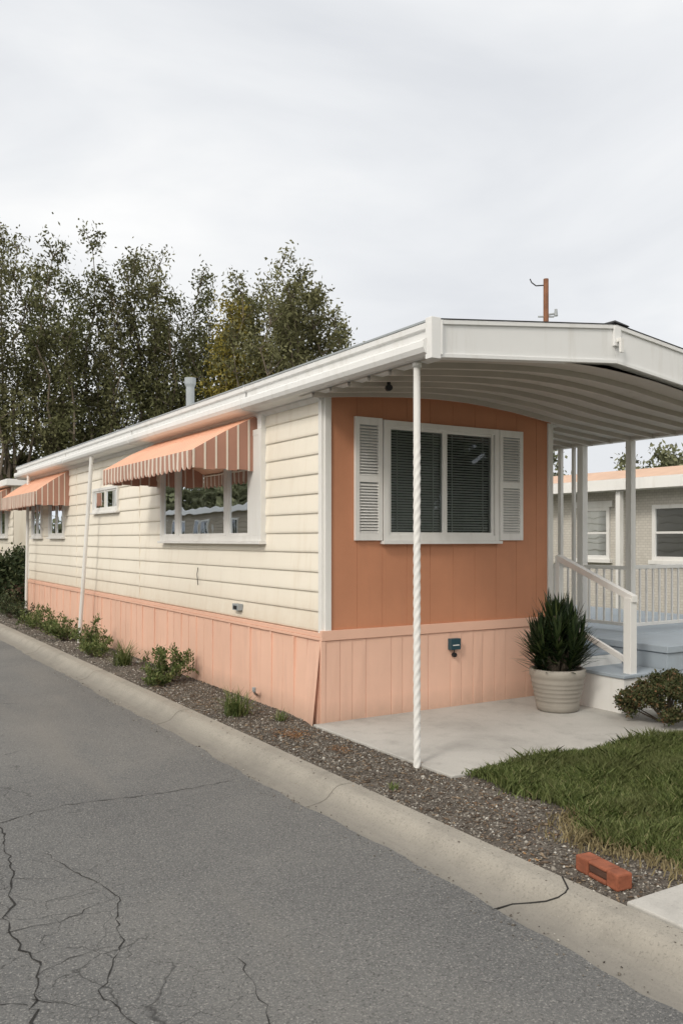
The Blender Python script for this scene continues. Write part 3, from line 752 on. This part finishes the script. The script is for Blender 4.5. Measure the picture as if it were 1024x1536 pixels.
blob('hedge_leaves',cs,220,.09,.05,'leafD',BU,shell=.2)
# ---------------- trees
def tree(pos,h,R,mat='leafA',nlead=9,seed=0,low=.22,leaves=20000,lsize=.16):
    rg=random.Random(seed); R2=np.random.default_rng(seed+50)
    p=empty('tree'); mb=MB(); x,y=pos; C=[]
    mb.tube((x,y,-.1),(x+rg.uniform(-.2,.2),y,h*.2),.22,'bark',10,.16)
    root=Vector((x,y,h*.16))
    for i in range(nlead):
        a=2*math.pi*i/nlead+rg.uniform(-.4,.4); rr=R*rg.uniform(.3,.95) if i else R*.1
        ht=h*(1-.30*(rr/R)**1.5*rg.uniform(.3,1.5)) if i else h*rg.uniform(.94,1)
        tip=Vector((x+rr*math.cos(a),y+rr*math.sin(a),ht)); prev=root; r0=.10
        pts=[]
        for k in range(1,10):
            t=k/9; q=root.lerp(tip,t); out=Vector((math.cos(a),math.sin(a),0))*rr*.45*math.sin(math.pi*t)
            q=q+out+Vector((rg.gauss(0,.13),rg.gauss(0,.13),0)); mb.tube(prev,q,r0,'bark',6,r0*.82,False); r0*=.80; pts.append((t,q)); prev=q
        for t,q in pts:
            if q.z<h*low: continue
            nb=3
            for b in range(nb):
                if rg.random()<.16: continue
                az=rg.uniform(0,6.28); el=rg.uniform(.35,1.35); L=(1.2-.55*t)*R*.40*rg.uniform(.5,1.35)
                e=q+Vector((math.cos(az)*math.cos(el),math.sin(az)*math.cos(el),math.sin(el)))*L
                mb.tube(q,e,.025,'bark',4,.008,False)
                for f in (.4,.7,1.0,1.2):
                    c=q.lerp(e,f); s=rg.uniform(.13,.36)*(1.1-.25*t)*(1.15-.45*f+.1); C.append((c.x+rg.gauss(0,.1),c.y+rg.gauss(0,.1),c.z,s))
    mb.obj('trunk_and_limbs',p)
    C=np.array(C); wts=C[:,3]**2; idx=R2.choice(len(C),leaves,p=wts/wts.sum())
    P=C[idx,:3]+R2.normal(0,1,(leaves,3))*C[idx,3:4]*np.array([.75,.75,1.1])
    npmesh('foliage',leafquads(P,lsize,.07,(0,0,-.5),R2),4,mat,p)
    return p
tree((-.2,28.8),13.0,2.6,seed=21,nlead=10,leaves=19000)
tree((2.3,26.9),13.4,2.4,seed=2,nlead=10,low=.36,leaves=19000)
tree((4.7,25.6),13.0,2.1,'leafB',seed=3,nlead=10,low=.27,leaves=22000)
tree((6.9,25.6),12.5,2.1,seed=4,nlead=9,leaves=22000)
tree((8.7,25.3),12.0,2.1,'leafB',seed=5,nlead=9,low=.15,leaves=22000)
tree((9.7,22.6),10.6,1.5,'leafY',seed=6,nlead=7,leaves=9000,low=.5)
tree((9.9,23.6),11.0,1.9,'leafB',seed=9,nlead=8,low=.15)
tree((10.3,20.4),11.6,2.0,seed=7,nlead=9,leaves=24000,low=.15)
tree((11.5,20.6),10.9,1.5,seed=8,nlead=8,low=.15)
def mass(name,pts,mat,n=150,L=.35,W=.2):
    cs=[]
    for (x,y,h,r) in pts:
        for j in range(int(10+h*2)):
            cs.append(((x+random.gauss(0,r*.5),y+random.gauss(0,r*.5),random.uniform(.1,1)**.8*h),(r*.35,r*.35,r*.3)))
    return blob(name,cs,n,L,W,mat,shell=.1)
pts=[]
for i in range(16): pts.append((3+i*1.1,30+random.uniform(-1,1)-i*.3,random.uniform(4.5,6.5),2.0))
mass('distant_trees',pts,'leafB',130,.3,.14)
pts=[(random.uniform(30,75),random.uniform(15,60),random.uniform(4.6,7.0),3) for i in range(30)]+[(30+i*2.4,46-i*1.8,random.uniform(5,7.2),2.5) for i in range(17)]
mass('distant_trees',pts,'leafF',170,.34,.16)
pts=[(-19+random.uniform(-2,2),-20+i*2.6,random.uniform(4,6.5),2.4) for i in range(38)]
mass('distant_trees',pts,'leafF',90,.5,.26)  # unseen trees across the street, added for the side window reflection
pts=[(-2+i*2.2,-27+random.uniform(-2,2)+i*.3,random.uniform(7,10),2.4) for i in range(22)]
mass('distant_trees',pts,'leafD',110,.5,.26)  # unseen trees behind the camera, added tall and dark to darken window reflections
pts=[(-.6-random.uniform(0,4),28+i*3,random.uniform(2.5,5),2.2) for i in range(9)]
mass('distant_trees',pts,'leafF',110,.35,.18)
# ---------------- neighbours
NH=empty('neighbour_house'); mb=MB()
nm=lambda p:(9.0-p[1],p[0],p[2])
mb.box(9.0,14,-7,6.6,0,2.62,'block')
mb.obj('walls',NH)
mb=MB()
mb.box(8.45,14.5,-7.4,7.1,2.60,2.80,'white'); mb.hexa([(8.5,-7.3,2.805),(14.4,-7.3,2.805),(14.4,7.0,2.805),(8.5,7.0,2.805),(9.2,-7.2,3.02),(13.6,-7.2,3.02),(13.6,6.9,3.02),(9.2,6.9,3.02)],'tanroof')
mb.obj('roof',NH)
mb=MB()
for (a,b) in ((2.7,3.52),(4.5,5.3),(-1.5,-.6)):
    mb.box(a,a+.07,0,.05,1.32,2.32,'white',nm); mb.box(b-.07,b,0,.05,1.32,2.32,'white',nm); mb.box(a+.07,b-.07,0,.05,2.25,2.32,'white',nm); mb.box(a+.07,b-.07,0,.05,1.32,1.39,'white',nm); mb.box(a+.07,b-.07,0,.035,1.80,1.84,'white',nm)
    mb.face([nm((a+.07,.012,1.39)),nm((b-.07,.012,1.39)),nm((b-.07,.012,2.25)),nm((a+.07,.012,2.25))],'glass')
    mb.face([nm((a+.07,.006,1.39)),nm((b-.07,.006,1.39)),nm((b-.07,.006,2.25)),nm((a+.07,.006,2.25))],'dark')
    mb.box(a-.05,b+.05,0,.09,1.25,1.32,'white',nm)
mb.box(4.42,5.38,0,.06,2.32,2.44,'white',nm)
for y in (5.9,3.9,1.6): mb.box(8.55,8.65,y,y+.1,0,2.6,'white')
mb.obj('windows',NH,.004)
H2=empty('mobile_home'); mb=MB()
mb.box(.02,3,14.3,23,0,.8,'peach'); mb.box(.0,3,14.3,23,.8,2.95,'cream'); mb.box(-.2,3.2,14.1,23.2,2.95,3.1,'white')
mb.obj('body',H2,.01); mb=MB()
siding(mb,14.3,23,side,[],'cream',.84,2.94,11); mb.obj('siding',H2)
mb=MB(); window(mb,side,14.9,16.4,1.75,2.7,[(14.95,15.6),(15.65,16.35)],.06,.08,room=-.03); window(mb,side,18.5,20,1.75,2.7,[(18.55,19.2),(19.25,19.95)],.06,.08,room=-.03); mb.obj('windows',H2,.003)
awning('awning',14.6,16.8,.7,2.93,2.58,2.36,H2)
# homes across the street (seen in the window reflections)
for (a,b) in ((-3,9),(13,24),(27,39),(42,54)):
    H3=empty('mobile_home'); fs=lambda p:(-12.5+p[1],p[0],p[2])
    mb=MB(); mb.box(-16,-12.52,a,b,0,3.0,'tanhome'); mb.box(-16.3,-12.2,a-.3,b+.3,3.0,3.25,'fascia'); mb.obj('body',H3,.01)
    mb=MB(); siding(mb,a,b,fs,[],'tanhome',.8,3.0,12); mb.obj('siding',H3)
    mb=MB()
    for w0 in (a+1.5,a+5,a+8.5): window(mb,fs,w0,w0+1.6,1.7,2.7,[(w0+.06,w0+.8),(w0+.8,w0+1.54)],.06,.08,room=-.03)
    mb.obj('windows',H3,.003)
UP=empty('utility_pole'); mb=MB(); px,py=14.2,11.4
mb.tube((px,py,-.1),(px,py,9.3),.09,'rust',12,.075)
mb.tube((px,py,8.25),(px+.28,py-.17,8.30),.03,'grey',8); mb.tube((px+.25,py-.15,8.22),(px+.25,py-.15,8.42),.06,'grey',8,.04)
mb.tube((px-.2,py+.12,8.2),(px+.2,py-.12,8.2),.025,'grey',6)
for a,b in (((0,0,9.12),(-.25,.15,9.10)),((-.25,.15,9.10),(-.36,.22,9.2)),((-.36,.22,9.2),(-.40,.24,9.3))): mb.tube((px+a[0],py+a[1],a[2]),(px+b[0],py+b[1],b[2]),.018,'black',6)
mb.obj('pole',UP)
mb=MB(); mb.face([(4.2,-.0,.006),(8.9,-.0,.006),(8.9,16,.006),(4.2,16,.006)],'lawnbase'); mb.obj('side_yard')
# ---------------- sky & sun
w=bpy.data.worlds.new('World'); sc.world=w; w.use_nodes=True; nt=w.node_tree; bg=nt.nodes['Background']
S=Vector((-.72,-.36,.62)).normalized(); elev=math.asin(S.z); az=math.atan2(S.x,S.y)
sky=N(nt,'ShaderNodeTexSky',sky_type='NISHITA'); sky.sun_disc=False; sky.sun_elevation=elev; sky.sun_rotation=az; sky.air_density=1; sky.dust_density=4
tc=N(nt,'ShaderNodeTexCoord'); mp=N(nt,'ShaderNodeMapping'); mp.inputs['Scale'].default_value=(1,1,3.0); mp.inputs['Rotation'].default_value=(.1,.25,0)
nt.links.new(tc.outputs['Generated'],mp.inputs[0])
def wn(scale,det,dist):
    n=N(nt,'ShaderNodeTexNoise'); n.inputs['Scale'].default_value=scale; n.inputs['Detail'].default_value=det; n.inputs['Roughness'].default_value=.5; n.inputs['Distortion'].default_value=dist
    nt.links.new(mp.outputs[0],n.inputs['Vector']); return n.outputs['Fac']
ccol=ramp(nt,wn(1.7,7,.7),[(.30,(.74,.76,.795)),(.5,(.86,.875,.895)),(.68,(1,1,.995))])
scl=N(nt,'ShaderNodeVectorMath',operation='SCALE'); scl.inputs['Scale'].default_value=10.4; nt.links.new(ccol,scl.inputs[0])
dp=N(nt,'ShaderNodeVectorMath',operation='DOT_PRODUCT'); dp.inputs[1].default_value=S; nt.links.new(tc.outputs['Generated'],dp.inputs[0])
gl=N(nt,'ShaderNodeMapRange'); gl.inputs[1].default_value=-.1; gl.inputs[2].default_value=1; gl.inputs[3].default_value=0; gl.inputs[4].default_value=1; nt.links.new(dp.outputs['Value'],gl.inputs[0])
glow=mix(nt,scl.outputs[0],(17.5,16.9,15.6),gl.outputs[0])
fin=mix(nt,glow,sky.outputs[0],.06)
nt.links.new(fin,bg.inputs[0]); bg.inputs[1].default_value=.1
sl=bpy.data.lights.new('sun','SUN'); sl.energy=1.5; sl.angle=math.radians(12); sl.color=(1,.94,.84)
so=bpy.data.objects.new('sun',sl); sc.collection.objects.link(so); so.rotation_euler=(-S).to_track_quat('-Z','Y').to_euler(); so.location=(0,0,20)
# ---------------- camera
cam=bpy.data.cameras.new('camera'); co=bpy.data.objects.new('camera',cam); sc.collection.objects.link(co); sc.camera=co
cam.sensor_fit='VERTICAL'; cam.sensor_height=24; cam.sensor_width=16; cam.lens=24*1283/1536; cam.shift_y=41/1536; cam.clip_end=2000; cam.clip_start=.05
co.location=(-3.956,-6.748,1.7); co.rotation_euler=(math.radians(90),0,-math.atan2(.5238,.8518))
